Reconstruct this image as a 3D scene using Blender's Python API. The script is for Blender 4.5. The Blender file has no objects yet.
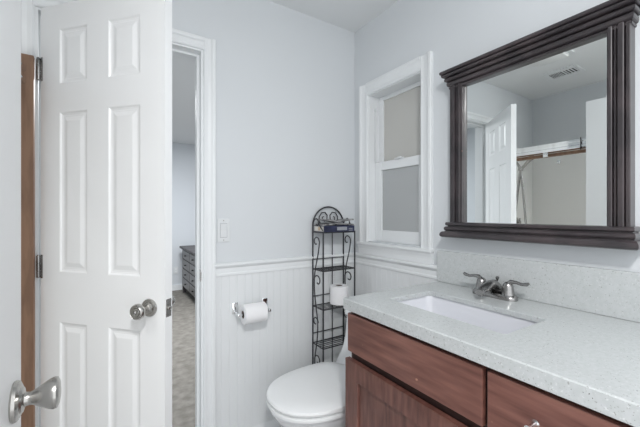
import bpy, bmesh, math, random
from mathutils import Vector, Matrix
random.seed(4)
S = bpy.context.scene
COL = S.collection

# ------------------------------------------------------------------ camera, world, lights, exposure
YAW = math.atan(210/328)
cam = bpy.data.objects.new('camera', bpy.data.cameras.new('camera'))
COL.objects.link(cam)
cam.location = (0, 0, 1.25)
cam.rotation_euler = (math.pi/2, 0, -YAW)
cam.data.sensor_width = 36
cam.data.lens = 328/640*36
cam.data.clip_start = .02
S.camera = cam

w = bpy.data.worlds.new('world'); S.world = w; w.use_nodes = True
bg = w.node_tree.nodes['Background']
bg.inputs[0].default_value = (.95, .975, 1.0, 1)
bg.inputs[1].default_value = 2.35

def lamp(name, kind, loc, energy, size, rot=(0, 0, 0), col=(1, 1, 1), sy=None):
    l = bpy.data.lights.new(name, kind); o = bpy.data.objects.new(name, l); COL.objects.link(o)
    o.location = loc; o.rotation_euler = rot; l.energy = energy; l.color = col
    if kind == 'AREA':
        l.size = size
        if sy: l.shape = 'RECTANGLE'; l.size_y = sy
    else: l.shadow_soft_size = size
    return o
lamp('ceiling_lamp_light', 'AREA', (-.05, -.36, 2.25), 34, .16, rot=(math.radians(14), 0, math.radians(-22)), col=(1, .99, .985))
lamp('alcove_fill_light', 'AREA', (-.90, .40, 2.37), 7.5, .14, col=(1, .99, .97)).data.spread = math.radians(110)  # added light to brighten the tub alcove and lower door, no such source seen
lamp('bedroom_fill_light', 'AREA', (.6, 3.6, 2.36), 115, .8, col=(.95, .97, 1))  # added to light the closed bedroom, no lamp is seen there

S.view_settings.view_transform = 'Standard'
S.view_settings.look = 'None'
S.view_settings.gamma = 1
S.view_settings.use_curve_mapping = False
S.view_settings.exposure = -.42

# ------------------------------------------------------------------ materials
def mat(name, col, rough=.5, metal=0, spec=.5, bump=0, bscale=200, coat=0):
    m = bpy.data.materials.new(name); m.use_nodes = True
    nt = m.node_tree; b = nt.nodes['Principled BSDF']
    b.inputs['Base Color'].default_value = (*col, 1); b.inputs['Roughness'].default_value = rough
    b.inputs['Metallic'].default_value = metal; b.inputs['Specular IOR Level'].default_value = spec
    b.inputs['Coat Weight'].default_value = coat
    tc = nt.nodes.new('ShaderNodeTexCoord')
    n = nt.nodes.new('ShaderNodeTexNoise'); n.inputs['Scale'].default_value = bscale; n.inputs['Detail'].default_value = 3
    nt.links.new(tc.outputs['Object'], n.inputs['Vector'])
    r = nt.nodes.new('ShaderNodeMapRange'); r.inputs['To Min'].default_value = max(rough-.01, .02); r.inputs['To Max'].default_value = rough+.01
    nt.links.new(n.outputs['Fac'], r.inputs['Value']); nt.links.new(r.outputs['Result'], b.inputs['Roughness'])
    if bump:
        bp = nt.nodes.new('ShaderNodeBump'); bp.inputs['Strength'].default_value = bump; bp.inputs['Distance'].default_value = .002
        nt.links.new(n.outputs['Fac'], bp.inputs['Height']); nt.links.new(bp.outputs['Normal'], b.inputs['Normal'])
    return m

def noise_mix(name, c1, c2, scale, stretch=(1, 1, 1), rough=.5, lo=.4, hi=.6, detail=4, spec=.5, coat=0, bump=0, extra=None):
    m = bpy.data.materials.new(name); m.use_nodes = True
    nt = m.node_tree; b = nt.nodes['Principled BSDF']; N = nt.nodes.new; L = nt.links.new
    tc = N('ShaderNodeTexCoord'); mp = N('ShaderNodeMapping'); mp.inputs['Scale'].default_value = stretch
    L(tc.outputs['Object'], mp.inputs['Vector'])
    n = N('ShaderNodeTexNoise'); n.inputs['Scale'].default_value = scale; n.inputs['Detail'].default_value = detail
    L(mp.outputs['Vector'], n.inputs['Vector'])
    r = N('ShaderNodeValToRGB'); r.color_ramp.elements[0].position = lo; r.color_ramp.elements[1].position = hi
    r.color_ramp.elements[0].color = (*c1, 1); r.color_ramp.elements[1].color = (*c2, 1)
    L(n.outputs['Fac'], r.inputs['Fac']); out = r.outputs['Color']
    if extra:   # (colour, scale, threshold) fine specks
        for c, sc, th in extra:
            v = N('ShaderNodeTexNoise'); v.inputs['Scale'].default_value = sc; v.inputs['Detail'].default_value = 1
            L(tc.outputs['Object'], v.inputs['Vector'])
            rr = N('ShaderNodeMapRange'); rr.inputs['From Min'].default_value = th; rr.inputs['From Max'].default_value = th+.04
            L(v.outputs['Fac'], rr.inputs['Value'])
            mx = N('ShaderNodeMix'); mx.data_type = 'RGBA'; mx.inputs['B'].default_value = (*c, 1)
            L(rr.outputs['Result'], mx.inputs['Factor']); L(out, mx.inputs['A']); out = mx.outputs['Result']
    L(out, b.inputs['Base Color'])
    b.inputs['Roughness'].default_value = rough; b.inputs['Specular IOR Level'].default_value = spec; b.inputs['Coat Weight'].default_value = coat
    if bump:
        bp = N('ShaderNodeBump'); bp.inputs['Strength'].default_value = bump; bp.inputs['Distance'].default_value = .002
        L(n.outputs['Fac'], bp.inputs['Height']); L(bp.outputs['Normal'], b.inputs['Normal'])
    return m

M = {}
M['wall'] = mat('wall_paint', (.645, .67, .69), .7, spec=.3, bump=.12, bscale=120)
M['ceil'] = mat('ceiling_paint', (.77, .785, .79), .85, spec=.2, bump=.25, bscale=90)
M['trim'] = mat('trim_paint', (.765, .785, .795), .38)
M['bead'] = mat('beadboard_paint', (.745, .765, .775), .45)
M['door'] = mat('door_paint', (.87, .88, .885), .32)
M['bedwall'] = mat('bedroom_wall_paint', (.62, .65, .68), .8)
M['floor'] = noise_mix('grey_vinyl_floor', (.42, .42, .42), (.55, .545, .54), 5, rough=.45)
M['carpet'] = noise_mix('taupe_carpet', (.15, .14, .122), (.23, .217, .195), 14, rough=.95, lo=.35, hi=.65, detail=8, bump=.8, stretch=(1, 1.2, 1))
M['quartz'] = noise_mix('speckled_quartz', (.50, .525, .525), (.535, .555, .56), 90, rough=.22, extra=[((.36, .37, .36), 200, .675), ((.62, .64, .64), 180, .68), ((.09, .09, .09), 210, .735)])
M['wood'] = noise_mix('cherry_stained_wood', (.115, .044, .034), (.25, .112, .086), 5, stretch=(5, 1, 9), rough=.33, lo=.32, hi=.72, detail=6, coat=.25, extra=[((.42, .22, .15), 45, .80)])
M['wood_door'] = noise_mix('cherry_stained_wood_panel', (.095, .038, .030), (.20, .088, .068), 7, stretch=(5, 9, 1.3), rough=.35, lo=.32, hi=.72, detail=6, coat=.25)
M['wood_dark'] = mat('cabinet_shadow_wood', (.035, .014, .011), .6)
M['frame'] = noise_mix('dark_bronze_brown_wood', (.032, .027, .030), (.062, .049, .052), 9, stretch=(1, 1, 1), rough=.30, coat=.3, extra=[((.20, .11, .09), 60, .79)])
M['brown'] = noise_mix('tan_brown_wood', (.22, .125, .078), (.30, .175, .11), 6, stretch=(6, 6, 1), rough=.5)
M['chrome'] = mat('chrome', (.82, .83, .84), .10, 1)
M['nickel'] = mat('brushed_nickel', (.46, .45, .43), .27, 1)
M['nickel2'] = mat('brushed_nickel_dull', (.34, .335, .33), .27, 1)
M['iron'] = mat('black_iron', (.022, .022, .026), .45)
M['porcelain'] = mat('porcelain', (.82, .835, .85), .12, coat=.3)
M['basin'] = mat('basin_porcelain', (.70, .71, .75), .15, coat=.3)
M['plastic'] = mat('toilet_seat_plastic', (.87, .885, .89), .28)
M['plate'] = mat('switch_plastic', (.68, .70, .71), .35)
M['dark'] = mat('dark_gap', (.02, .02, .02), .7)
M['paper'] = mat('toilet_paper', (.84, .84, .85), .9, spec=.1, bump=.3, bscale=300)
M['card'] = mat('cardboard_core', (.16, .13, .11), .9)
M['navy'] = noise_mix('navy_book_cover', (.010, .014, .040), (.025, .030, .075), 30, rough=.4)
M['pages'] = mat('book_pages', (.66, .64, .60), .9)
M['mag'] = noise_mix('grey_magazine', (.07, .07, .075), (.42, .42, .42), 35, stretch=(1, 1, 4), rough=.45, lo=.40, hi=.62, detail=4)
M['maglabel'] = mat('grey_label', (.30, .31, .34), .5)
M['tan'] = mat('tan_label', (.55, .42, .28), .6)
M['acryl'] = mat('shower_surround', (.88, .875, .85), .4)
M['tub'] = mat('tub_enamel', (.82, .82, .81), .2)
M['glass_up'] = mat('obscured_glass', (.52, .515, .49), .38)
M['glass_lo'] = mat('obscured_glass_screened', (.42, .435, .44), .42)
M['lens'] = mat('frosted_lens', (.80, .81, .80), .4)
M['dresser'] = noise_mix('dark_grey_dresser_wood', (.035, .03, .032), (.07, .062, .064), 6, rough=.45)
M['dresserface'] = mat('dresser_drawer_face', (.15, .145, .145), .35)
m = bpy.data.materials.new('mirror_silver'); m.use_nodes = True
b = m.node_tree.nodes['Principled BSDF']; b.inputs['Base Color'].default_value = (.90, .925, .915, 1); b.inputs['Metallic'].default_value = 1; b.inputs['Roughness'].default_value = .0
M['mirror'] = m
m = bpy.data.materials.new('lit_globe'); m.use_nodes = True
b = m.node_tree.nodes['Principled BSDF']; b.inputs['Base Color'].default_value = (.9, .9, .9, 1); b.inputs['Emission Color'].default_value = (1, 1, 1, 1); b.inputs['Emission Strength'].default_value = 2
M['globe'] = m

# ------------------------------------------------------------------ helpers
def smooth_pts(P, n=5):
    P = [Vector(p) for p in P]; out = []
    for i in range(len(P)-1):
        a, b_, c, d = P[max(i-1, 0)], P[i], P[i+1], P[min(i+2, len(P)-1)]
        for k in range(n):
            t = k/n
            out.append(.5*((2*b_)+(c-a)*t+(2*a-5*b_+4*c-d)*t*t+(3*b_-a-3*c+d)*t**3))
    return out+[P[-1]]
OFF = {}
class MB:
    def __init__(s): s.bm = bmesh.new()
    def box(s, x0, x1, y0, y1, z0, z1, bev=0, seg=2):
        t = bmesh.new()
        bmesh.ops.create_cube(t, size=1)
        for v in t.verts:
            v.co = Vector(((x0+x1)/2+v.co.x*(x1-x0), (y0+y1)/2+v.co.y*(y1-y0), (z0+z1)/2+v.co.z*(z1-z0)))
        if bev: bmesh.ops.bevel(t, geom=list(t.edges), offset=bev, segments=seg, affect='EDGES', profile=.5)
        s.merge(t); return s
    def merge(s, t):
        me = bpy.data.meshes.new('t'); t.to_mesh(me); t.free(); s.bm.from_mesh(me); bpy.data.meshes.remove(me)
    def tube(s, pts, r, seg=8, close=False):
        pts = [Vector(p) for p in pts]; n = len(pts)
        rs = r if isinstance(r, (list, tuple)) else [r]*n
        rings = []; up = None
        for i, p in enumerate(pts):
            if close: d = pts[(i+1) % n]-pts[i-1]
            else: d = pts[min(i+1, n-1)]-pts[max(i-1, 0)]
            d.normalize()
            if up is None:
                up = Vector((0, 0, 1)) if abs(d.z) < .9 else Vector((1, 0, 0))
            a = d.cross(up); a.normalize(); c = a.cross(d); up = c
            rings.append([s.bm.verts.new(p+rs[i]*(math.cos(t)*a+math.sin(t)*c)) for t in [2*math.pi*k/seg for k in range(seg)]])
        for i in range(n if close else n-1):
            A = rings[i]; B = rings[(i+1) % n]
            for k in range(seg): s.bm.faces.new((A[k], A[(k+1) % seg], B[(k+1) % seg], B[k]))
        if not close:
            s.bm.faces.new(rings[0][::-1]); s.bm.faces.new(rings[-1])
        return s
    def lathe(s, prof, o, axis, seg=28):
        axis = Vector(axis).normalized(); o = Vector(o)
        u = Vector((0, 0, 1)) if abs(axis.z) < .9 else Vector((1, 0, 0))
        a = axis.cross(u).normalized(); c = a.cross(axis)
        rings = []
        for r, h in prof:
            rings.append([s.bm.verts.new(o+axis*h+max(r, 1e-4)*(math.cos(t)*a+math.sin(t)*c)) for t in [2*math.pi*k/seg for k in range(seg)]])
        for A, B in zip(rings, rings[1:]):
            for k in range(seg): s.bm.faces.new((A[k], A[(k+1) % seg], B[(k+1) % seg], B[k]))
        s.bm.faces.new(rings[0][::-1]); s.bm.faces.new(rings[-1])
        return s
    def prism(s, poly, axis, a, b):
        """poly: 2-D points in the two other axes (in xyz order), extruded along axis from a to b"""
        def P(p, t):
            return {'x': (t, p[0], p[1]), 'y': (p[0], t, p[1]), 'z': (p[0], p[1], t)}[axis]
        A = [s.bm.verts.new(P(p, a)) for p in poly]; B = [s.bm.verts.new(P(p, b)) for p in poly]
        n = len(poly)
        for k in range(n): s.bm.faces.new((A[k], A[(k+1) % n], B[(k+1) % n], B[k]))
        s.bm.faces.new(A[::-1]); s.bm.faces.new(B)
        return s
    def loft(s, rings, cap=True):
        R = [[s.bm.verts.new(p) for p in r] for r in rings]; n = len(R[0])
        for A, B in zip(R, R[1:]):
            for k in range(n): s.bm.faces.new((A[k], A[(k+1) % n], B[(k+1) % n], B[k]))
        if cap: s.bm.faces.new(R[0][::-1]); s.bm.faces.new(R[-1])
        return s
    def build(s, name, m, parent=None, smooth=False, label=None):
        bmesh.ops.recalc_face_normals(s.bm, faces=list(s.bm.faces))
        me = bpy.data.meshes.new(name); 
        off = OFF.get(parent.name, Vector()) if parent else Vector()
        for v in s.bm.verts: v.co -= off
        s.bm.to_mesh(me); s.bm.free(); me.materials.append(M[m])
        if smooth:
            for p in me.polygons: p.use_smooth = True
            me.set_sharp_from_angle(angle=math.radians(38))
        o = bpy.data.objects.new(name, me); COL.objects.link(o)
        if parent: o.parent = parent
        OFF[o.name] = off
        if label: o['label'] = label
        return o

def root(name, loc, rz=0, label=None, cat=None, group=None, kind=None, local=False):
    o = bpy.data.objects.new(name, None); COL.objects.link(o); o.empty_display_size = .05
    o.location = loc; o.rotation_euler = (0, 0, rz)
    OFF[o.name] = Vector() if local else Vector(loc)
    return tag(o, label, cat, group, kind)
def tag(o, label=None, cat=None, group=None, kind=None):
    for k, v in (('label', label), ('category', cat), ('group', group), ('kind', kind)):
        if v: o[k] = v
    return o
def structure(o): o['kind'] = 'structure'; return o

W, D, HC = 1.311, 1.64, 2.40      # right wall, back wall, ceiling

# ------------------------------------------------------------------ room shell
structure(MB().box(-1.20, 1.50, -1.2, 1.70, -.06, 0).build('floor', 'floor'))
structure(MB().box(-1.20, 1.50, -1.2, 1.76, HC, HC+.06).build('ceiling', 'ceil'))
# back wall with doorway (-.235 .. .346, 2.015 high)
DL, DR, DT = -.246, .384, 2.046
structure(MB().box(-1.20, DL, D, D+.12, 0, HC).box(DR, 1.50, D, D+.12, 0, HC).box(DL, DR, D, D+.12, DT, HC).build('wall_back', 'wall'))
# right wall with window hole
WY0, WY1, WZ0, WZ1 = 1.100, 1.512, 1.085, 1.968
structure(MB().box(W, W+.14, -1.2, WY0, 0, HC).box(W, W+.14, WY1, D, 0, HC).box(W, W+.14, WY0, WY1, 0, WZ0)
          .box(W, W+.14, WY0, WY1, WZ1, HC).build('wall_right', 'wall'))
# left wall behind the tub alcove and the stub wall that carries the near door
structure(MB().box(-1.15, -1.03, .0, D, 0, HC).build('wall_left', 'wall'))
structure(MB().box(-1.03, -.20, .02, .12, 0, HC).build('wall_near', 'wall'))

# bedroom beyond the doorway
structure(MB().box(-1.6, 2.6, D+.06, 5.9, -.03, .004).build('floor_bedroom', 'carpet'))
structure(MB().box(-1.6, 2.6, 5.75, 5.87, 0, HC).build('wall_far_bedroom', 'bedwall'))
structure(MB().box(2.5, 2.6, D+.12, 5.75, 0, HC).build('wall_right_bedroom', 'bedwall'))
structure(MB().box(-1.6, -1.5, D+.12, 5.75, 0, HC).build('wall_left_bedroom', 'bedwall'))
structure(MB().box(-1.6, 2.6, D+.12, 5.87, HC, HC+.06).build('ceiling_bedroom', 'ceil'))
structure(MB().box(-1.5, 2.5, 5.735, 5.75, 0, .09).build('baseboard_bedroom', 'trim'))

# beadboard wainscot: V-grooved panels
def bead(a, b, step=.0405):
    pts = []; x = a
    while x < b-.005:
        e = min(x+step, b)
        pts += [(x, -.0030), (x+.0016, -.0045), (e-.0055, -.0045), (e-.0045, -.0035), (e-.0035, -.0045), (e, -.0045)] if e-x > .02 else [(x, -.0045), (e, -.0045)]
        x = e
    return pts
m = MB(); pr = bead(.425, W)
m.prism([(.425, D)]+[(x, D-.0015+d) for x, d in pr]+[(W, D)], 'z', .13, .945)
structure(m.build('trim_1', 'bead'))
m = MB(); pr = bead(-1.0, D-.006)
m.prism([(W, -1.0)]+[(W-.0015+d, y) for y, d in pr]+[(W, D-.006)], 'z', .13, .945)
structure(m.build('trim_2', 'bead'))
# chair rail: stepped moulding
def rail_prof(s):   # (offset from wall, z)
    return [(0, .937), (.010, .937), (.012, .941), (.012, .950), (.009, .954), (.009, .976), (.013, .981), (.020, .986), (.024, .992), (.024, 1.000), (.018, 1.004), (0, 1.004)]
m = MB().prism([(D-d, z) for d, z in rail_prof(0)], 'x', .4285, W); structure(m.build('trim_3', 'trim'))
m = MB().prism([(W-d, z) for d, z in rail_prof(0)], 'y', 1.000, D-.002); structure(m.build('trim_4', 'trim'))
bp = [(0, 0), (.014, 0), (.014, .110), (.010, .125), (.004, .138), (0, .138)]
structure(MB().prism([(D-d, z) for d, z in bp], 'x', .4285, W).build('baseboard_back', 'trim'))
structure(MB().prism([(W-d, z) for d, z in bp], 'y', 1.0, D-.014).build('baseboard_right', 'trim'))

# door casing + jamb (back doorway)
def casing_prof(w):  # (along, out)
    return [(0, 0), (0, .008), (.006, .012), (.020, .010), (.040, .013), (w-.022, .016), (w-.016, .020), (w-.003, .020), (w, .016), (w, 0)]
cw = .056
m = MB()
m.prism([(DR-.004+a, D-o) for a, o in casing_prof(cw)], 'z', 0, DT+cw-.006)
structure(m.build('trim_5', 'trim'))
m = MB().prism([(DL+.004-a, D-o) for a, o in casing_prof(cw)], 'z', 0, DT+cw-.006)
structure(m.build('trim_6', 'trim'))
m = MB().prism([(D-o, DT-.006+a) for a, o in casing_prof(cw)], 'x', DL+.002, DR-.002)
structure(m.build('trim_7', 'trim'))
m = MB().box(DR-.014, DR, D, D+.12, 0, DT).box(DL, DL+.014, D, D+.12, 0, DT).box(DL+.014, DR-.014, D, D+.12, DT-.014, DT)
m.box(DR-.026, DR-.014, D+.040, D+.075, 0, DT-.014).box(DL+.014, DL+.026, D+.040, D+.075, 0, DT-.014).box(DL+.026, DR-.026, D+.040, D+.075, DT-.026, DT-.014)
jamb = structure(m.build('trim_8', 'trim'))
m = MB().box(DR-.0155, DR-.0135, D+.004, D+.030, .92, .977, .0005).box(DR-.018, DR-.0135, D-.004, D+.004, .928, .968, .001)
m.build('strike_plate', 'nickel', jamb, label='small nickel strike plate set in the jamb')

# ------------------------------------------------------------------ window
wn = root('window_1', (W, 1.306, 1.08), kind='structure', label='white framed single-hung window with grey obscured panes', )
cw2 = .070
m = MB()
m.prism([(W-o, WY0+.006-a) for a, o in casing_prof(cw2)], 'z', 1.078, WZ1+cw2-.008)
m.prism([(W-o, WY1-.006+a) for a, o in casing_prof(cw2)], 'z', 1.078, WZ1+cw2-.008)
m.prism([(W-o, WZ1-.006+a) for a, o in casing_prof(cw2)], 'y', WY0+.004, WY1-.004)
m.build('window_casing', 'trim', wn)
m = MB().box(W-.027, W+.06, 1.030, 1.588, 1.062, 1.078, .003)
m.build('window_sill', 'trim', wn)
m = MB().prism([(W, 1.005), (W-.012, 1.005), (W-.012, 1.028), (W-.014, 1.040), (W-.018, 1.050), (W-.020, 1.062), (W, 1.062)], 'y', 1.034, 1.584)
m.build('apron', 'trim', wn)
m = MB().box(W, W+.13, WY0, WY0+.012, 1.078, WZ1).box(W, W+.13, WY1-.012, WY1, 1.078, WZ1).box(W, W+.13, WY0+.012, WY1-.012, WZ1-.012, WZ1).box(W+.055, W+.13, WY0+.012, WY1-.012, 1.078, 1.095)
m.build('window_jamb', 'trim', wn)
def sash(x, y0, y1, z0, z1, s, t, b, name, glass, lab):
    f = MB().box(x, x+.026, y0, y0+s, z0, z1, .002).box(x, x+.026, y1-s, y1, z0, z1, .002).box(x+.001, x+.025, y0+s, y1-s, z0, z0+b, .002).box(x+.001, x+.025, y0+s, y1-s, z1-t, z1, .002).build(name, 'trim', wn)
    MB().box(x+.012, x+.016, y0+s-.002, y1-s+.002, z0+b-.002, z1-t+.002).build('pane', glass, f, label=lab)
    return f
sash(W+.078, WY0+.012, WY1-.012, 1.52, WZ1-.012, .034, .022, .040, 'upper_sash', 'glass_up', 'warm grey obscured glass pane')
lo = sash(W+.046, WY0+.014, WY1-.014, 1.085, 1.556, .052, .050, .066, 'lower_sash', 'glass_lo', 'darker bluish grey screened glass pane')
MB().box(W+.030, W+.060, 1.275, 1.325, 1.556, 1.562, .003).box(W+.040, W+.052, 1.285, 1.315, 1.562, 1.568, .003).build('sash_lock', 'trim', lo)
MB().box(W+.040, W+.050, WY1-.026, WY1-.012, 1.868, 1.888, .002).box(W+.042, W+.050, WY1-.020, WY1-.014, 1.56, 1.868).build('sash_track', 'plate', wn, label='thin side track with a small stop')

# ------------------------------------------------------------------ panel doors
def slab(m, w_, z0, z1, t, xb, zb, loops):
    """door leaf in local x (width) / y (thickness 0..t) / z with recessed raised panels on both faces"""
    xs = [0]+xb+[w_]; zs = [z0]+zb+[z1]
    bm = m.bm
    for side in (0, 1):
        yy = (lambda d: -(-d)) if side == 0 else None
        Y = lambda d: (d if side == 0 else t-d)
        for i in range(len(xs)-1):
            for k in range(len(zs)-1):
                X0, X1, Z0, Z1 = xs[i], xs[i+1], zs[k], zs[k+1]
                if i % 2 and k % 2:
                    prev = None
                    for ins, dep in loops:
                        r = [bm.verts.new((X0+ins, Y(dep), Z0+ins)), bm.verts.new((X1-ins, Y(dep), Z0+ins)), bm.verts.new((X1-ins, Y(dep), Z1-ins)), bm.verts.new((X0+ins, Y(dep), Z1-ins))]
                        if prev:
                            for q in range(4): bm.faces.new((prev[q], prev[(q+1) % 4], r[(q+1) % 4], r[q]))
                        prev = r
                    bm.faces.new(prev)
                else:
                    bm.faces.new([bm.verts.new(p) for p in ((X0, Y(0), Z0), (X1, Y(0), Z0), (X1, Y(0), Z1), (X0, Y(0), Z1))])
    for f in (((0, 0, z0), (0, t, z0), (0, t, z1), (0, 0, z1)), ((w_, 0, z0), (w_, t, z0), (w_, t, z1), (w_, 0, z1)),
              ((0, 0, z0), (w_, 0, z0), (w_, t, z0), (0, t, z0)), ((0, 0, z1), (w_, 0, z1), (w_, t, z1), (0, t, z1))):
        bm.faces.new([bm.verts.new(p) for p in f])
    bmesh.ops.remove_doubles(bm, verts=list(bm.verts), dist=.0002)
    return m
PANEL = [(0, 0), (.003, .0012), (.006, .0042), (.012, .0060), (.019, .0060), (.034, .0022), (.037, .0020)]

# back door, hinged at the left jamb and swung about 50 degrees into the room
P0 = Vector((-.220, 1.613)); dang = math.atan2(-.7363, .6767)
d1 = root('door_1', (P0.x, P0.y, .006), dang, kind='structure', local=True, label='white six-panel door standing half open in the back doorway with nickel knob')
dw = .554
leaf = slab(MB(), dw, 0, 2.020, .035, [.092, .222, .317, .454], [.22, .842, 1.027, 1.620, 1.725, 1.928], PANEL).build('door_leaf', 'door', d1)
def knob(parent, x, z, face, s, button=True, flat=False):
    """round privacy knob; face=y of door face, s=-1/+1 direction away from the door"""
    rose = MB().lathe([(.0, 0), (.029, 0), (.0305, .003), (.029, .007), (.024, .010), (.0195, .0105), (.0185, .013), (.0145, .015), (.012, .017)], (x, face, z), (0, s, 0), 36).build('rosette', 'nickel', parent, True)
    k = MB().lathe([(.0105, .012), (.0095, .022), (.0098, .030), (.013, .035), (.0215, .041), (.0255, .048), (.0260, .054), (.0245, .060), (.0215, .0635), (.0205, .0625), (.0150, .0625), (.0140, .0645), (.0080, .0650), (.0, .0650)], (x, face, z), (0, s, 0), 36).build('door_knob', 'nickel', parent, True)
    if button: MB().lathe([(.0, .064), (.0055, .064), (.0055, .0665), (.004, .068), (0, .068)], (x, face, z), (0, s, 0), 16).build('lock_button', 'nickel2', k, True)
knob(d1, dw-.060, .925, 0, -1)
knob(d1, dw-.060, .925, .035, 1, False)
l = MB().box(dw-.0005, dw+.0012, .005, .030, .894, .954, .0005).lathe([(.008, 0), (.008, .006), (0, .009)], (dw+.001, .0175, .924), (1, 0, 0), 12).build('latch_plate', 'nickel', d1, label='nickel latch plate on the door edge')
for z in (1.745, 1.00, .22):
    h = MB()
    h.lathe([(.0, 0), (.0035, .001), (.0062, .004), (.0062, .026), (.0052, .0265), (.0052, .0275), (.0062, .028), (.0062, .055), (.0052, .0555), (.0052, .0565), (.0062, .057), (.0062, .084), (.0035, .088), (0, .089)], (-.006, -.005, z), (0, 0, 1), 14)
    h.box(-.003, .0005, .001, .030, z, z+.088).box(0, .010, -.0018, .0004, z, z+.088)
    h.build('hinge', 'nickel2', d1, True)

# near door beside the camera: opened flat along the left, leaf plane parallel to the side wall
nd = root('door_2', (-.155, .150, .008), math.pi/2, kind='structure', local=True, label='white panel door at the left edge of the view with a nickel egg-shaped knob')
nw = .755
# local x -> +Y ; local y -> -X ; face y=0 looks toward +X
slab(MB(), nw, 0, 2.003, .035, [.11, .29, .41, .59], [.22, .856, 1.032, 1.606, 1.706, 1.906], PANEL).build('door_leaf', 'door', nd)
kx, kz = nw-.066, .884
MB().lathe([(0, 0), (.036, 0), (.0375, .003), (.036, .008), (.029, .0115), (.025, .012), (.0225, .015), (.015, .0165), (.012, .018)], (kx, 0, kz), (0, -1, 0), 40).build('rosette', 'nickel', nd, True)
MB().lathe([(.0145, .014), (.0125, .020), (.0120, .025), (.0130, .029), (.0170, .036), (.0225, .045), (.0275, .054), (.0300, .061), (.0290, .0665), (.0215, .0700), (.0100, .0715), (0, .072)], (kx, 0, kz), (0, -1, 0), 40).build('door_knob', 'nickel', nd, True)
MB().lathe([(0, 0), (.033, 0), (.033, .008), (.022, .012), (.012, .018), (.0105, .022), (.014, .036), (.0232, .060), (.017, .069), (0, .071)], (kx, .035, kz), (0, 1, 0), 32).build('door_knob', 'nickel', nd, True)
MB().box(nw-.0005, nw+.0012, .005, .030, kz-.030, kz+.030).build('latch_plate', 'nickel', nd)
for z in (1.75, .2):
    MB().lathe([(0, 0), (.006, .002), (.006, .086), (0, .088)], (-.006, -.005, z), (0, 0, 1), 12).build('hinge', 'nickel2', nd, True)

# ------------------------------------------------------------------ switch and wall plates
sw = root('light_switch', (.4765, D, 1.166), label='white single rocker light switch on the wall beside the back doorway', cat='light switch')
MB().box(.4455, .5075, D-.0055, D, 1.108, 1.224, .002).build('switch_plate', 'plate', sw)
MB().box(.4590, .4940, D-.0060, D-.0054, 1.1305, 1.2015).build('rocker_gap_shade', 'maglabel', sw, label='dark seam around the rocker, gap shade painted as a grey strip')  # grey strip puts the shade of the rocker gap into colour
rk = MB().prism([(D-.0050, 1.132), (D-.0085, 1.133), (D-.0065, 1.166), (D-.0105, 1.199), (D-.0050, 1.200)], 'x', .4605, .4925).build('rocker', 'plate', sw)
for z in (1.214, 1.118): MB().lathe([(0, 0), (.0028, 0), (.0028, .0012), (0, .0015)], (.4765, D-.0055, z), (0, -1, 0), 10).build('screw', 'nickel', sw)

# ------------------------------------------------------------------ toilet roll holder
tp = root('toilet_paper_holder', (.605, D-.006, .77), label='chrome two-post toilet paper holder on the beadboard wall', cat='toilet paper holder')
for x in (.533, .694):
    MB().box(x-.016, x+.016, D-.014, D-.006, .744, .800, .003).build('mounting_plate', 'chrome', tp, True)
    MB().box(x-.007, x+.007, D-.080, D-.012, .742, .758, .003).build('post', 'chrome', tp, True)
MB().tube([(.538, D-.069, .750), (.684, D-.069, .750)], .0065, 12).build('spindle', 'chrome', tp, True)
def roll(name, axis, o, L, R, rc, lab, grp=None, loose=False):
    r = root(name, o, label=lab, cat='toilet paper', group=grp)
    m = MB(); n = 40; ax = Vector(axis)
    u = Vector((0, 0, 1)) if abs(ax.z) < .9 else Vector((1, 0, 0)); a = ax.cross(u).normalized(); c = a.cross(ax)
    prof = [(rc+.0012, 0), (R-.003, 0), (R, .003), (R, L-.003), (R-.003, L), (rc+.0012, L)]
    rings = [[m.bm.verts.new(Vector(o)+ax*h+q*(math.cos(t)*a+math.sin(t)*c)) for t in [2*math.pi*k/n for k in range(n)]] for q, h in prof]
    rings.append(rings[0])
    for A, B in zip(rings, rings[1:]):
        for k in range(n): m.bm.faces.new((A[k], A[(k+1) % n], B[(k+1) % n], B[k]))
    if loose: m.box(o[0]+.001, o[0]+L-.001, o[1]+R*.86, o[1]+R*.86+.0012, o[2]-R*1.15, o[2]+.0)
    m.build('paper', 'paper', r, True)
    m = MB()
    prof = [(rc-.0012, .0005), (rc+.001, .0005), (rc+.001, L-.0005), (rc-.0012, L-.0005)]
    rings = [[m.bm.verts.new(Vector(o)+ax*h+q*(math.cos(t)*a+math.sin(t)*c)) for t in [2*math.pi*k/n for k in range(n)]] for q, h in prof]
    rings.append(rings[0])
    for A, B in zip(rings, rings[1:]):
        for k in range(n): m.bm.faces.new((A[k], A[(k+1) % n], B[(k+1) % n], B[k]))
    m.build('cardboard_core', 'card', r, True)
    return r
roll('toilet_paper_roll', (1, 0, 0), (.553, D-.069, .750), .116, .048, .018, 'white toilet paper roll hanging on the chrome wall holder')

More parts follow.
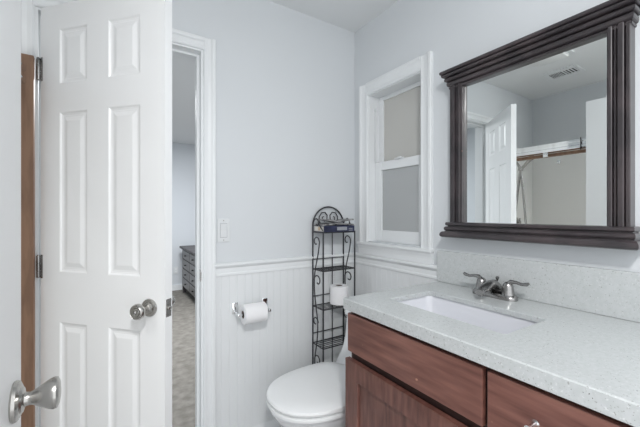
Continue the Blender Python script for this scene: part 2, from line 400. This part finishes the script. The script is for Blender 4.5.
# ------------------------------------------------------------------ wire rack
IR = .0046
X0, X1, Y0, Y1 = .988, 1.208, 1.510, 1.620
rack = root('wire_rack', (1.098, 1.565, 0), label='narrow black wrought iron scrollwork rack in the back corner behind the toilet', cat='rack')
for x, y, zt in ((X0, Y0, 1.150), (X1, Y0, 1.150), (X0, Y1, 1.180), (X1, Y1, 1.180)):
    MB().tube([(x, y, .002), (x, y, zt)], IR, 8).build('leg', 'iron', rack, True)
MB().tube([(1.125, Y1, .08), (1.125, Y1, 1.145)], .0032, 8).build('back_bar', 'iron', rack, True)
cx = (X0+X1)/2; ra = (X1-X0)/2
MB().tube([(cx-ra*math.cos(t), Y1, 1.180+ra*.99*math.sin(t)) for t in [math.pi*k/24 for k in range(25)]], IR, 8).build('arch', 'iron', rack, True)
def spiral(c, r0, r1, a0, a1, n=22):
    return [(c[0]+(r0+(r1-r0)*k/n)*math.cos(a0+(a1-a0)*k/n), c[1]+(r0+(r1-r0)*k/n)*math.sin(a0+(a1-a0)*k/n)) for k in range(n+1)]
m = MB()
for s in (-1, 1):       # heart shaped scroll pair inside the arch
    h = [(cx+s*(.004+.0*k), 1.198+.0*k) for k in range(1)]
    pts = [(cx+s*.036, 1.150), (cx+s*.050, 1.175), (cx+s*.066, 1.205), (cx+s*.066, 1.232), (cx+s*.050, 1.254), (cx+s*.027, 1.258), (cx+s*.010, 1.240), (cx+s*.012, 1.216), (cx+s*.030, 1.204), (cx+s*.044, 1.214), (cx+s*.044, 1.229), (cx+s*.035, 1.232)]
    m.tube([(x, Y1, z) for x, z in pts], .0035, 6)
m.build('scroll', 'iron', rack, True)
for x in (X0, X1):      # little arm loops at the top of each side
    pts = [(Y1-.002, 1.190), (1.600, 1.215), (1.580, 1.222), (1.562, 1.208), (1.562, 1.188), (1.575, 1.180), (1.584, 1.190)]
    m = MB().tube([(x, y, z) for y, z in pts], .0030, 6); pts = [(1.562, 1.200), (1.540, 1.175), (1.515, 1.155)]
    m.tube([(x, y, z) for y, z in pts], .0030, 6)
    m.build('scroll', 'iron', rack, True)
for x in (X0, X1):      # long wavy bar with branching curls in each side panel
    bar = smooth_pts([(x, 1.549, 1.088), (x, 1.560, 1.03), (x, 1.590, .94), (x, 1.603, .875), (x, 1.600, .80), (x, 1.585, .72), (x, 1.566, .625), (x, 1.575, .52), (x, 1.598, .42), (x, 1.590, .30), (x, 1.570, .20)], 4)
    MB().tube(bar, .0034, 6).build('scroll', 'iron', rack, True)
    for c, r0, a0, a1 in (((1.583, 1.088), .034, math.pi, -1.9), ((1.567, .868), .038, 0, 5.3), ((1.591, .632), .030, math.pi, -1.9), ((1.567, .420), .032, 0, 5.1)):
        MB().tube([(x, y, z) for y, z in spiral(c, r0, .011, a0, a1, 26)], .0034, 6).build('scroll', 'iron', rack, True)
for z in (1.143, .930, .717, .503, .200):
    m = MB().tube([(X0, Y0, z), (X1, Y0, z), (X1, Y1, z), (X0, Y1, z), (X0, Y0, z)], .0034, 6)
    for k in range(1, 5):
        y = Y0+(Y1-Y0)*k/5; m.tube([(X0, y, z-.001), (X1, y, z-.001)], .0021, 6)
    m.build('shelf', 'iron', rack, True)
    if z < 1.1:
        MB().tube([(X0, Y1, z+.055), (X1, Y1, z+.055)], .0028, 6).build('rail', 'iron', rack, True)
roll('toilet_paper_roll', (0, 0, 1), (1.135, 1.5640, .7215), .106, .0545, .019, 'white toilet paper roll standing upright on a shelf of the black wire rack')

# book and magazines on the rack
bk = root('book', (1.10, 1.563, 1.1465), label='thick navy book lying flat on the top shelf of the wire rack', cat='book')
MB().box(.992, 1.205, 1.512, 1.614, 1.1465, 1.1495).box(.992, 1.205, 1.512, 1.614, 1.178, 1.181).box(.992, 1.205, 1.508, 1.512, 1.1465, 1.181).build('cover', 'navy', bk)
MB().box(.994, 1.203, 1.512, 1.610, 1.1495, 1.178).build('pages', 'pages', bk)
MB().box(1.080, 1.150, 1.5072, 1.508, 1.155, 1.174).box(1.163, 1.190, 1.5072, 1.508, 1.152, 1.156).box(1.163, 1.190, 1.5072, 1.508, 1.162, 1.166).build('spine_label', 'maglabel', bk)
MB().lathe([(0, 0), (.011, 0), (.011, .001), (0, .001)], (.9925, 1.560, 1.164), (-1, 0, 0), 16).build('page_stamp', 'tan', bk)
def magazine(x0, x1, y0, y1, z0, amp, name, lab, ph, th=.004):
    m = MB(); n = 16; top = []; bot = []
    for k in range(n+1):
        t = k/n; x = x0+(x1-x0)*t; z = z0+amp*(abs(math.sin(math.pi*t*1.0+ph))**1.3)
        top.append((x, z+th)); bot.append((x, z))
    m.prism(top+bot[::-1], 'y', y0, y1)
    return tag(m.build(name, 'mag', None, True), lab, 'magazine')
magazine(.992, 1.206, 1.513, 1.610, 1.1815, .007, 'magazine', 'grey magazine lying directly on the navy book', 0, .008)
magazine(1.000, 1.205, 1.516, 1.600, 1.1975, .013, 'magazine', 'curled dark grey magazine topmost on the wire rack, its right end sticking up', 1.5, .009)

# ------------------------------------------------------------------ toilet (one-piece, elongated)
CY, XT = 1.285, .572
toilet = root('toilet', (.95, CY, 0), label='white one-piece elongated toilet with closed lid beside the vanity', cat='toilet')
def egg(x0, x1, hw, z, n=44, p=2.25, wide=.60):
    """egg outline: tip at x0, back at x1, widest at fraction wide of the length"""
    pts = []; xm = x0+(x1-x0)*wide
    for k in range(n):
        t = 2*math.pi*k/n; c, s_ = math.cos(t), math.sin(t)
        x = xm-(xm-x0)*math.copysign(abs(c)**(2/p), c) if c > 0 else xm-(x1-xm)*math.copysign(abs(c)**(2/3.6), c)
        pts.append((x, CY+hw*math.copysign(abs(s_)**(2/p), s_), z))
    return pts
MB().loft([egg(XT+.012, 1.040, .191, .430), egg(XT+.003, 1.045, .199, .434), egg(XT, 1.048, .202, .443), egg(XT+.004, 1.048, .199, .452), egg(XT+.016, 1.044, .188, .458), egg(XT+.06, 1.020, .148, .463), egg(XT+.16, .95, .06, .466)]).build('lid', 'plastic', toilet, True)
MB().loft([egg(XT+.014, 1.040, .190, .408), egg(XT+.002, 1.045, .200, .411), egg(XT, 1.047, .202, .418), egg(XT+.002, 1.046, .200, .425), egg(XT+.012, 1.040, .192, .4275)]).build('seat', 'plastic', toilet, True)
for y in (CY-.075, CY+.075): MB().lathe([(0, 0), (.014, 0), (.014, .016), (.010, .020), (0, .021)], (1.058, y, .424), (0, 0, 1), 16).build('hinge_cap', 'plastic', toilet, True)
MB().loft([egg(.70, 1.25, .112, .002, wide=.5), egg(.695, 1.26, .118, .02, wide=.5), egg(.715, 1.265, .108, .10, wide=.5), egg(.715, 1.27, .112, .18, wide=.5), egg(.680, 1.275, .135, .26, wide=.52), egg(.625, 1.28, .168, .33, wide=.55), egg(.592, 1.285, .188, .375, wide=.55), egg(.583, 1.288, .193, .392, wide=.55), egg(.586, 1.288, .191, .402, wide=.55), egg(.600, 1.285, .180, .406, wide=.55)]).build('bowl', 'porcelain', toilet, True)
def sect(xf, hw, z, r=.035):   # rounded tank section
    pts = []; xb = 1.300; yy = hw
    for cx_, cy_, a in ((xf+r, CY-yy+r, math.pi), (xb-.02, CY-yy+.02, 1.5*math.pi), (xb-.02, CY+yy-.02, 0), (xf+r, CY+yy-r, .5*math.pi)):
        rr = r if cx_ < 1.2 else .02
        for k in range(7): 
            t = a+math.pi/2*k/6; pts.append((cx_+rr*math.cos(t), cy_+rr*math.sin(t), z))
    return pts
MB().loft([sect(1.000, .184, .400), sect(1.010, .185, .425), sect(1.035, .186, .455), sect(1.060, .186, .49), sect(1.080, .187, .53), sect(1.093, .187, .58), sect(1.100, .187, .64), sect(1.103, .187, .690)]).build('tank', 'porcelain', toilet, True)
MB().loft([sect(1.100, .190, .6905), sect(1.094, .194, .694), sect(1.094, .194, .712), sect(1.100, .190, .720), sect(1.118, .176, .724)]).build('tank_lid', 'porcelain', toilet, True)
MB().tube([(1.102, CY-.130, .650), (1.088, CY-.130, .650), (1.084, CY-.120, .648), (1.084, CY-.065, .640)], [.009, .009, .006, .005], 10).build('flush_lever', 'chrome', toilet, True)

# ------------------------------------------------------------------ vanity
VX, VY1, VY0 = .747, .975, -.20
van = root('vanity_cabinet', (1.03, .39, 0), label='cherry-stained bathroom vanity cabinet with shaker doors under the speckled counter', cat='cabinet')
m = MB().box(VX+.020, VX+.038, VY0, VY1, .09, .892).box(VX+.038, W-.022, VY0+.018, VY1-.018, .09, .108).box(W-.022, W-.006, VY0, VY1, .09, .892)
m.box(VX+.038, W-.022, VY1-.018, VY1, .09, .892).box(VX+.038, W-.022, VY0, VY0+.018, .09, .892).box(VX+.038, W-.022, .440, .446, .108, .70).box(VX+.07, W-.006, VY0, VY1-.01, 0.001, .09)
m.build('body', 'wood_dark', van)
MB().box(VX+.0195, W-.0062, VY1-.001, VY1+.0015, .09, .892).build('side_panel', 'wood_door', van)
MB().box(VX, VX+.019, .450, .976, .740, .880, .0022).build('false_drawer_front', 'wood', van)
dr = MB().box(VX, VX+.019, -.18, .438, .740, .880, .0022).build('drawer', 'wood', van)
SH = [(0, 0), (.002, .003), (.003, .009), (.004, .009)]
def shaker(y1, wid, z0, z1, xf):
    m = slab(MB(), wid, 0, z1-z0, .020, [.066, wid-.066], [.066, z1-z0-.066], SH)
    o = m
    for v in m.bm.verts:      # local (x,y,z) -> world: width runs toward -Y, face looks to -X
        a, b_, c = v.co; v.co = Vector((xf+b_, y1-a, z0+c))
    return m.build('door', 'wood_door', van)
shaker(.981, .531, .11, .712, VX-.006)
shaker(.438, .300, .11, .712, VX)
shaker(.134, .300, .11, .712, VX)
MB().box(VX+.002, VX+.016, .447, .458, .694, .7135, .001).build('hinge', 'nickel', van, label='small brass-toned hinge showing at the door top')
# drawer pull
hy, hz = .334, .812
pl = MB().lathe([(0, 0), (.008, 0), (.0065, .003), (.0045, .006), (.0045, .030)], (VX, hy, hz), (-1, 0, 0), 16)
pl.tube([(VX-.028, hy+.0, hz), (VX-.033, hy, hz)], [.0075, .007], 14)
pl.build('knob', 'chrome', dr, True, label='chrome drawer knob')

# countertop with sink cutout and backsplash
CX0, CT, CB = .738, .933, .893
SX0, SX1, SY0, SY1 = .872, 1.102, .462, .888
ct = root('countertop', (1.03, .39, .933), label='pale speckled quartz countertop with backsplash on the cherry vanity', cat='countertop')
m = MB(); bm = m.bm
def rect_r(x0, x1, y0, y1, r, z, n=5):
    pts = []
    for cx_, cy_, a in ((x1-r, y1-r, 0), (x0+r, y1-r, .5*math.pi), (x0+r, y0+r, math.pi), (x1-r, y0+r, 1.5*math.pi)):
        for k in range(n): 
            t = a+math.pi/2*k/(n-1); pts.append((cx_+r*math.cos(t), cy_+r*math.sin(t), z))
    return pts
def ring_loft(rings):
    R = [[bm.verts.new(p) for p in r] for r in rings]; n = len(R[0])
    for A, B in zip(R, R[1:]):
        for k in range(n): bm.faces.new((A[k], A[(k+1) % n], B[(k+1) % n], B[k]))
e = .003
CU = CT-.017
ring_loft([rect_r(SX0, SX1, SY0, SY1, .012, CU), rect_r(SX0, SX1, SY0, SY1, .012, CT-.0015), rect_r(SX0-.0015, SX1+.0015, SY0-.0015, SY1+.0015, .013, CT),
           rect_r(CX0+e, W-.0015, VY0-.02+e, .995-e, .006, CT), rect_r(CX0, W-.0015, VY0-.02, .995, .008, CT-e), rect_r(CX0, W-.0015, VY0-.02, .995, .008, CB+.001), rect_r(CX0+.001, W-.002, VY0-.019, .994, .008, CB), rect_r(CX0+.030, W-.022, VY0+.012, .960, .008, CB), rect_r(CX0+.030, W-.022, VY0+.012, .960, .008, CU),
           rect_r(SX0, SX1, SY0, SY1, .012, CU)])
m.build('counter_slab', 'quartz', ct)
MB().box(W-.0205, W-.0015, VY0-.02, 1.000, CT+.0008, 1.077, .0012).build('backsplash', 'quartz', ct)
# undermount basin
sk = root('sink', (.987, .675, .893), label='white rectangular undermount sink set into the quartz countertop', cat='sink')
m = MB(); bm = m.bm
CB = CU-.0005
def rr(i, r, z, ii=None):
    ii = i if ii is None else ii
    return rect_r(SX0-.006+i, SX1+.006-i, SY0-.006+ii, SY1+.006-ii, r, z, 7)
inner = [rr(0, .03, CB-.001), rr(.004, .032, CB-.02), rr(.012, .036, .82), rr(.024, .045, .782, .035), rr(.045, .05, .766, .07), rr(.085, .03, .757, .16), ]
outer = [rr(.080, .03, .745, .15), rr(.035, .05, .754, .06), rr(.008, .045, .775, .02), rr(-.006, .034, .82), rr(-.014, .03, CB-.02), rr(-.02, .03, CB-.008), rr(-.02, .03, CB-.001), rr(0, .03, CB-.001)]
R = [[bm.verts.new(p) for p in r] for r in inner]
n = len(R[0])
for A, B in zip(R, R[1:]):
    for k in range(n): bm.faces.new((A[k], A[(k+1) % n], B[(k+1) % n], B[k]))
bm.faces.new(R[-1])
Q = [[bm.verts.new(p) for p in r] for r in outer]
for A, B in zip(Q, Q[1:]):
    for k in range(n): bm.faces.new((A[k], A[(k+1) % n], B[(k+1) % n], B[k]))
bm.faces.new(Q[0])
m.build('basin', 'basin', sk, True)
MB().lathe([(0, 0), (.021, 0), (.022, .0015), (.017, .003), (.012, .0015), (0, .0015)], (.987, .675, .7572), (0, 0, 1), 24).build('drain', 'chrome', sk, True)

# faucet
FX, FY = 1.236, .696
fc = root('faucet', (FX, FY, CT), label='brushed nickel two-handle centerset faucet behind the sink', cat='faucet')
m = MB().loft([[(FX+ (x-FX)*s_, FY+(y-FY)*s2, z) for x, y, _ in rect_r(FX-.027, FX+.027, FY-.084, FY+.084, .026, 0, 8)] for s_, s2, z in ((1, 1, CT), (1, 1, CT+.008), (.93, .975, CT+.014), (.80, .93, CT+.0175))])
m.build('base_plate', 'nickel2', fc, True)
for s in (-1, 1):
    y = FY+s*.051
    MB().lathe([(0, .014), (.0235, .014), (.0225, .020), (.0205, .030), (.0190, .040), (.0175, .050), (.0150, .058), (.0095, .064), (0, .066)], (FX, y, CT), (0, 0, 1), 24).build('handle', 'nickel2', fc, True)
    MB().tube([(FX, y+s*.000, CT+.056), (FX-.001, y+s*.012, CT+.067), (FX-.002, y+s*.030, CT+.068), (FX-.003, y+s*.050, CT+.064), (FX-.004, y+s*.066, CT+.067), (FX-.005, y+s*.074, CT+.072)], [.010, .0085, .0060, .0055, .0068, .0045], 12).build('lever', 'nickel2', fc, True)
sp = MB()
cr = []
for (x, z, hw, hh) in ((FX+.016, CT+.016, .024, .004), (FX+.010, CT+.034, .024, .020), (FX-.010, CT+.044, .022, .022), (FX-.034, CT+.047, .020, .018), (FX-.060, CT+.042, .018, .015), (FX-.084, CT+.035, .0165, .012), (FX-.100, CT+.028, .0145, .010)):
    cr.append([(x+math.sin(t)*hh*.35, FY+hw*math.cos(t), z+hh*math.sin(t)) for t in [2*math.pi*k/18 for k in range(18)]])
sp.loft(cr); sp.build('spout', 'nickel2', fc, True)
MB().lathe([(0, 0), (.009, 0), (.009, .010), (0, .0101)], (FX-.090, FY, CT+.014), (0, 0, 1), 14).build('aerator', 'nickel2', fc, True)
MB().lathe([(.0025, .014), (.0025, .060), (.0060, .066), (.0068, .072), (.004, .075), (0, .0755)], (FX+.021, FY, CT), (0, 0, 1), 12).build('lift_rod', 'nickel2', fc, True)

# ------------------------------------------------------------------ mirror
MC = .615
mr = root('wall_mirror', (W, MC, 1.5), label='large dark-wood framed mirror with heavy cornice above the vanity', cat='mirror')
GX = 1.288
gy0, gy1, gz0, gz1 = .360, .868, 1.196, 1.835
bv = .016
m = MB(); bm = m.bm
def q4(x, i): return [bm.verts.new(p) for p in ((x, gy0+i, gz0+i), (x, gy1-i, gz0+i), (x, gy1-i, gz1-i), (x, gy0+i, gz1-i))]
a_, b_, c_ = q4(GX+.0012, 0), q4(GX, bv), q4(GX+.014, 0)
bm.faces.new(b_)
for k in range(4): bm.faces.new((a_[k], a_[(k+1) % 4], b_[(k+1) % 4], b_[k])); bm.faces.new((a_[k], a_[(k+1) % 4], c_[(k+1) % 4], c_[k]))
bm.faces.new(c_)
m.build('mirror_glass', 'mirror', mr)
# stiles: fluted profile in (x out from wall, y)
def stile(yo, yi):
    s_ = 1 if yi > yo else -1; w_ = abs(yi-yo)
    pr = [(0, 0), (.040, 0), (.041, .002), (.041, .010), (.030, .011), (.030, .0125), (.044, .014), (.045, .016), (.045, .027), (.034, .0285), (.034, .0315), (.042, .033), (.042, .036), (.033, .0375), (.033, .0395), (.044, .041), (.045, .043), (.045, .050), (.040, .052), (.040, w_-.002), (.030, w_-.001), (.030, w_), (0, w_)]
    return MB().prism([(W-.001-a, yo+s_*b) for a, b in pr], 'z', 1.200, 1.826)
stile(.915, .853).build('stile', 'frame', mr); stile(.315, .371).build('stile', 'frame', mr)
# cornice: stepped crown profile (x out, z)
def crown(pr, name, ov):
    m = MB(); rings = []
    for o_, z in pr:
        # mitred returns: ends move outward with the projection
        yA, yB = .915+ov*(o_-.036), 2*MC-.915-ov*(o_-.036)
        rings.append((o_, z, yA, yB))
    bm = m.bm
    V = [[bm.verts.new((W-.001, yA, z)), bm.verts.new((W-.001-o_, yA, z)), bm.verts.new((W-.001-o_, yB, z)), bm.verts.new((W-.001, yB, z))] for o_, z, yA, yB in rings]
    for A, B in zip(V, V[1:]):
        for k in range(4): bm.faces.new((A[k], A[(k+1) % 4], B[(k+1) % 4], B[k]))
    bm.faces.new(V[0][::-1]); bm.faces.new(V[-1])
    return m.build(name, 'frame', mr)
crown([(.034, 1.800), (.041, 1.801), (.043, 1.806), (.040, 1.8085), (.036, 1.8095), (.044, 1.811), (.049, 1.814), (.051, 1.819), (.051, 1.826), (.048, 1.8285), (.043, 1.8295), (.043, 1.8315), (.056, 1.8325), (.060, 1.836), (.061, 1.842), (.058, 1.8455), (.052, 1.8465), (.052, 1.849), (.066, 1.850), (.071, 1.853), (.073, 1.858), (.071, 1.8605), (.068, 1.8615), (.077, 1.863), (.079, 1.866), (.079, 1.872), (.077, 1.8755), (.0, 1.876)], 'cornice', .62)
crown([(.036, 1.212), (.052, 1.2115), (.056, 1.209), (.056, 1.200), (.052, 1.1975), (.046, 1.1965), (.046, 1.1935), (.056, 1.1925), (.060, 1.189), (.062, 1.183), (.060, 1.178), (.055, 1.1755), (.055, 1.173), (.068, 1.171), (.074, 1.167), (.078, 1.161), (.079, 1.154), (.075, 1.149), (.068, 1.146), (.0, 1.1455)], 'bottom_ledge', .62)

# ------------------------------------------------------------------ shower / tub alcove (seen in the mirror)
tb = root('bathtub', (-.66, .87, 0), label='white alcove bathtub behind the near door', cat='bathtub')
m = MB(); bm = m.bm
def tr(i, z, r=.05): return rect_r(-1.022+i, -.300-i, .124+i, 1.632-i, r, z, 6)
rings = [tr(0, .001, .01), tr(0, .38, .01), tr(.004, .395, .02), tr(.07, .398, .08), tr(.085, .385, .09), tr(.12, .15, .1), tr(.17, .09, .1)]
R = [[bm.verts.new(p) for p in r] for r in rings]; n = len(R[0])
for A, B in zip(R, R[1:]):
    for k in range(n): bm.faces.new((A[k], A[(k+1) % n], B[(k+1) % n], B[k]))
bm.faces.new(R[-1]); bm.faces.new(R[0][::-1])
m.build('tub_shell', 'tub', tb, True)
MB().lathe([(0, 0), (.03, 0), (.028, .003), (0, .003)], (-.66, 1.40, .0905), (0, 0, 1), 20).build('drain', 'chrome', tb, True)
sr = root('shower_surround', (-1.02, .9, .4), label='off-white acrylic shower surround panels lining the tub alcove, seen in the mirror', cat='shower surround')
MB().box(-1.029, -1.021, .122, 1.632, .402, 1.880, .002).build('back_panel', 'acryl', sr)
MB().box(-1.020, -.310, 1.631, 1.639, .402, 1.880, .002).build('end_panel', 'acryl', sr)
en = root('shower_door_frame', (-.28, .87, .4), label='chrome shower door header over tan-brown wood trim beside the back doorway', cat='shower door frame')
hd = MB().prism([(-.330, 1.722), (-.262, 1.722), (-.258, 1.729), (-.258, 1.742), (-.264, 1.748), (-.264, 1.766), (-.258, 1.772), (-.258, 1.784), (-.330, 1.784)], 'y', .124, 1.616).build('header', 'chrome', en)
MB().box(-.2575, -.2545, .966, .972, 1.706, 1.796, .002).build('bumper', 'dark', en, label='black end bumper on the header')
MB().box(-.385, -.345, .30, 1.600, 1.700, 1.722, .002).build('rail', 'brown', en, label='tan-brown wood rail behind the header')
MB().box(-.330, -.318, 1.205, 1.240, 1.696, 1.724, .003).lathe([(0, 0), (.012, 0), (.012, .008), (0, .009)], (-.318, 1.222, 1.706), (1, 0, 0), 14).build('roller', 'chrome', en, True)
MB().box(-.285, -.237, 1.588, 1.618, .398, 1.833, .002).build('post', 'brown', en, label='tan-brown wooden post beside the back door casing')
HX = -.60
sh = root('hand_shower', (HX, 1.628, 1.76), label='chrome hand shower with a looping hose on the alcove end wall, seen in the mirror', cat='hand shower')
MB().tube([(HX, 1.6295, 1.760), (HX, 1.600, 1.750), (HX, 1.565, 1.700), (HX, 1.548, 1.668)], .0105, 10).lathe([(0, 0), (.030, 0), (.026, .006), (.012, .010)], (HX, 1.6295, 1.760), (0, -1, 0), 20).build('shower_arm', 'nickel', sh, True)
MB().lathe([(.012, 0), (.020, .004), (.020, .030), (.012, .034)], (HX, 1.545, 1.640), (0, -.2, 1), 16).tube([(HX, 1.540, 1.655), (HX, 1.505, 1.690), (HX, 1.470, 1.730), (HX, 1.445, 1.758), (HX, 1.438, 1.766)], [.012, .013, .017, .030, .028], 14).build('handset', 'nickel', sh, True)
hp = [(HX, 1.545, 1.640), (HX, 1.556, 1.56), (HX, 1.575, 1.38), (HX+.01, 1.588, 1.21), (HX+.01, 1.585, 1.02), (HX+.01, 1.560, .92), (HX+.01, 1.520, .90), (HX+.01, 1.490, .96), (HX+.01, 1.493, 1.14), (HX, 1.515, 1.37), (HX, 1.532, 1.55), (HX, 1.542, 1.638)]
MB().tube(smooth_pts(hp), .0095, 8).build('hose', 'nickel2', sh, True)
sv = MB().lathe([(0, 0), (.045, 0), (.045, .004), (.026, .008), (.020, .022), (.018, .034), (0, .035)], (HX-.10, 1.6295, 1.165), (0, -1, 0), 26).tube([(HX-.10, 1.602, 1.165), (HX-.10, 1.600, 1.190), (HX-.10, 1.598, 1.205)], .006, 8)
tag(sv.build('shower_valve', 'nickel', None, True), 'chrome shower valve handle below the hand shower on the alcove end wall', 'shower valve')
tag(MB().lathe([(0, 0), (.018, 0), (.016, .006), (.008, .008), (.007, .016), (0, .018)], (-1.0205, 1.405, 1.740), (1, 0, 0), 16).build('suction_hook', 'chrome', None, True), 'small round grey hook stuck to the shower surround, seen in the mirror', 'hook')

# ------------------------------------------------------------------ ceiling fixtures (vent and flush light seen in the mirror, downlight added)
vt = root('ceiling_vent', (-.54, 1.18, HC), label='white slotted ceiling air vent, seen in the mirror', cat='vent')
vx0, vx1, vy0, vy1 = -.640, -.440, 1.065, 1.295
MB().box(vx0, vx1, vy0, vy0+.022, HC-.008, HC, .002).box(vx0, vx1, vy1-.022, vy1, HC-.008, HC, .002).box(vx0, vx0+.045, vy0+.022, vy1-.022, HC-.008, HC, .002).box(vx1-.045, vx1, vy0+.022, vy1-.022, HC-.008, HC, .002).box(vx0+.045, vx1-.045, 1.172, 1.180, HC-.008, HC).build('frame', 'trim', vt)
MB().box(vx0+.04, vx1-.04, vy0+.02, vy1-.02, HC-.0015, HC-.0005).build('duct_opening', 'dark', vt)
m = MB()
for k in range(7):
    y = 1.190+k*.0130
    m.prism([(y, HC-.008), (y+.010, HC-.004), (y+.010, HC-.002), (y, HC-.006)], 'x', vx0+.045, vx1-.045)
for k in range(4):
    y = 1.092+k*.021
    m.prism([(y, HC-.003), (y+.005, HC-.008), (y+.006, HC-.007), (y+.001, HC-.002)], 'x', vx0+.045, vx1-.045)
m.build('louvers', 'trim', vt)
cl = root('ceiling_light', (-.02, 1.10, HC), label='flush rectangular white ceiling fixture, its edge seen at the top of the mirror', cat='ceiling light')
MB().box(-.175, .14, .975, 1.235, HC-.018, HC, .004).build('base', 'trim', cl)
MB().box(-.150, .115, 1.000, 1.210, HC-.045, HC-.0185, .008).build('diffuser', 'lens', cl, True)
rl = root('added_downlight', (-.90, .40, HC), label='round downlight over the bathtub, added to brighten the alcove', cat='recessed light')
MB().lathe([(.075, 0), (.085, 0), (.085, .006), (.075, .010)], (-.90, .40, HC), (0, 0, -1), 32).build('trim_ring', 'trim', rl, True)  # made-up ring for the added alcove light, out of view
hl = root('ceiling_lamp', (-.05, -.36, HC), label='round glass globe lamp on the ceiling above the camera, out of frame', cat='ceiling lamp')
MB().lathe([(0, 0), (.07, 0), (.07, .012), (.03, .03), (.02, .04)], (-.05, -.36, HC), (0, 0, -1), 28).build('base', 'nickel', hl, True)
MB().lathe([(.02, .04), (.05, .048), (.07, .07), (.07, .085), (.05, .105), (0, .115)], (-.05, -.36, HC), (0, 0, -1), 28).build('globe', 'globe', hl, True)

# ------------------------------------------------------------------ bedroom furniture seen through the gap
ds = root('dresser', (1.18, 4.95, 0), label='dark wood dresser with drawers seen through the open doorway', cat='dresser')
MB().box(.93, 1.42, 4.35, 5.60, .70, .735, .006).build('top', 'dresser', ds)
MB().box(.975, 1.40, 4.40, 5.55, .10, .70).build('body', 'dresser', ds)
for x in (.965, 1.36):
    for y in (4.40, 5.50): MB().box(x, x+.05, y, y+.05, .004, .70 if x < 1 else .10).build('leg', 'dresser', ds)
for k in range(4):
    for y0_, y1_ in ((4.47, 4.97), (4.99, 5.49)):
        z = .12+k*.143
        f = MB().box(.960, .976, y0_, y1_, z, z+.128, .003).build('drawer', 'dresserface', ds)
        MB().lathe([(0, 0), (.012, 0), (.007, .008), (.013, .018), (0, .026)], (.960, (y0_+y1_)/2, z+.064), (-1, 0, 0), 12).build('knob', 'dark', f, True)
ot = root('wall_outlet', (.90, 5.75, .33), label='white electrical outlet low on the bedroom wall beside the dresser', cat='outlet')
MB().box(.865, .935, 5.744, 5.75, .27, .385, .002).build('cover_plate', 'plate', ot)
MB().box(.885, .915, 5.742, 5.744, .335, .362, .001).box(.885, .915, 5.742, 5.744, .293, .320, .001).build('socket', 'trim', ot)
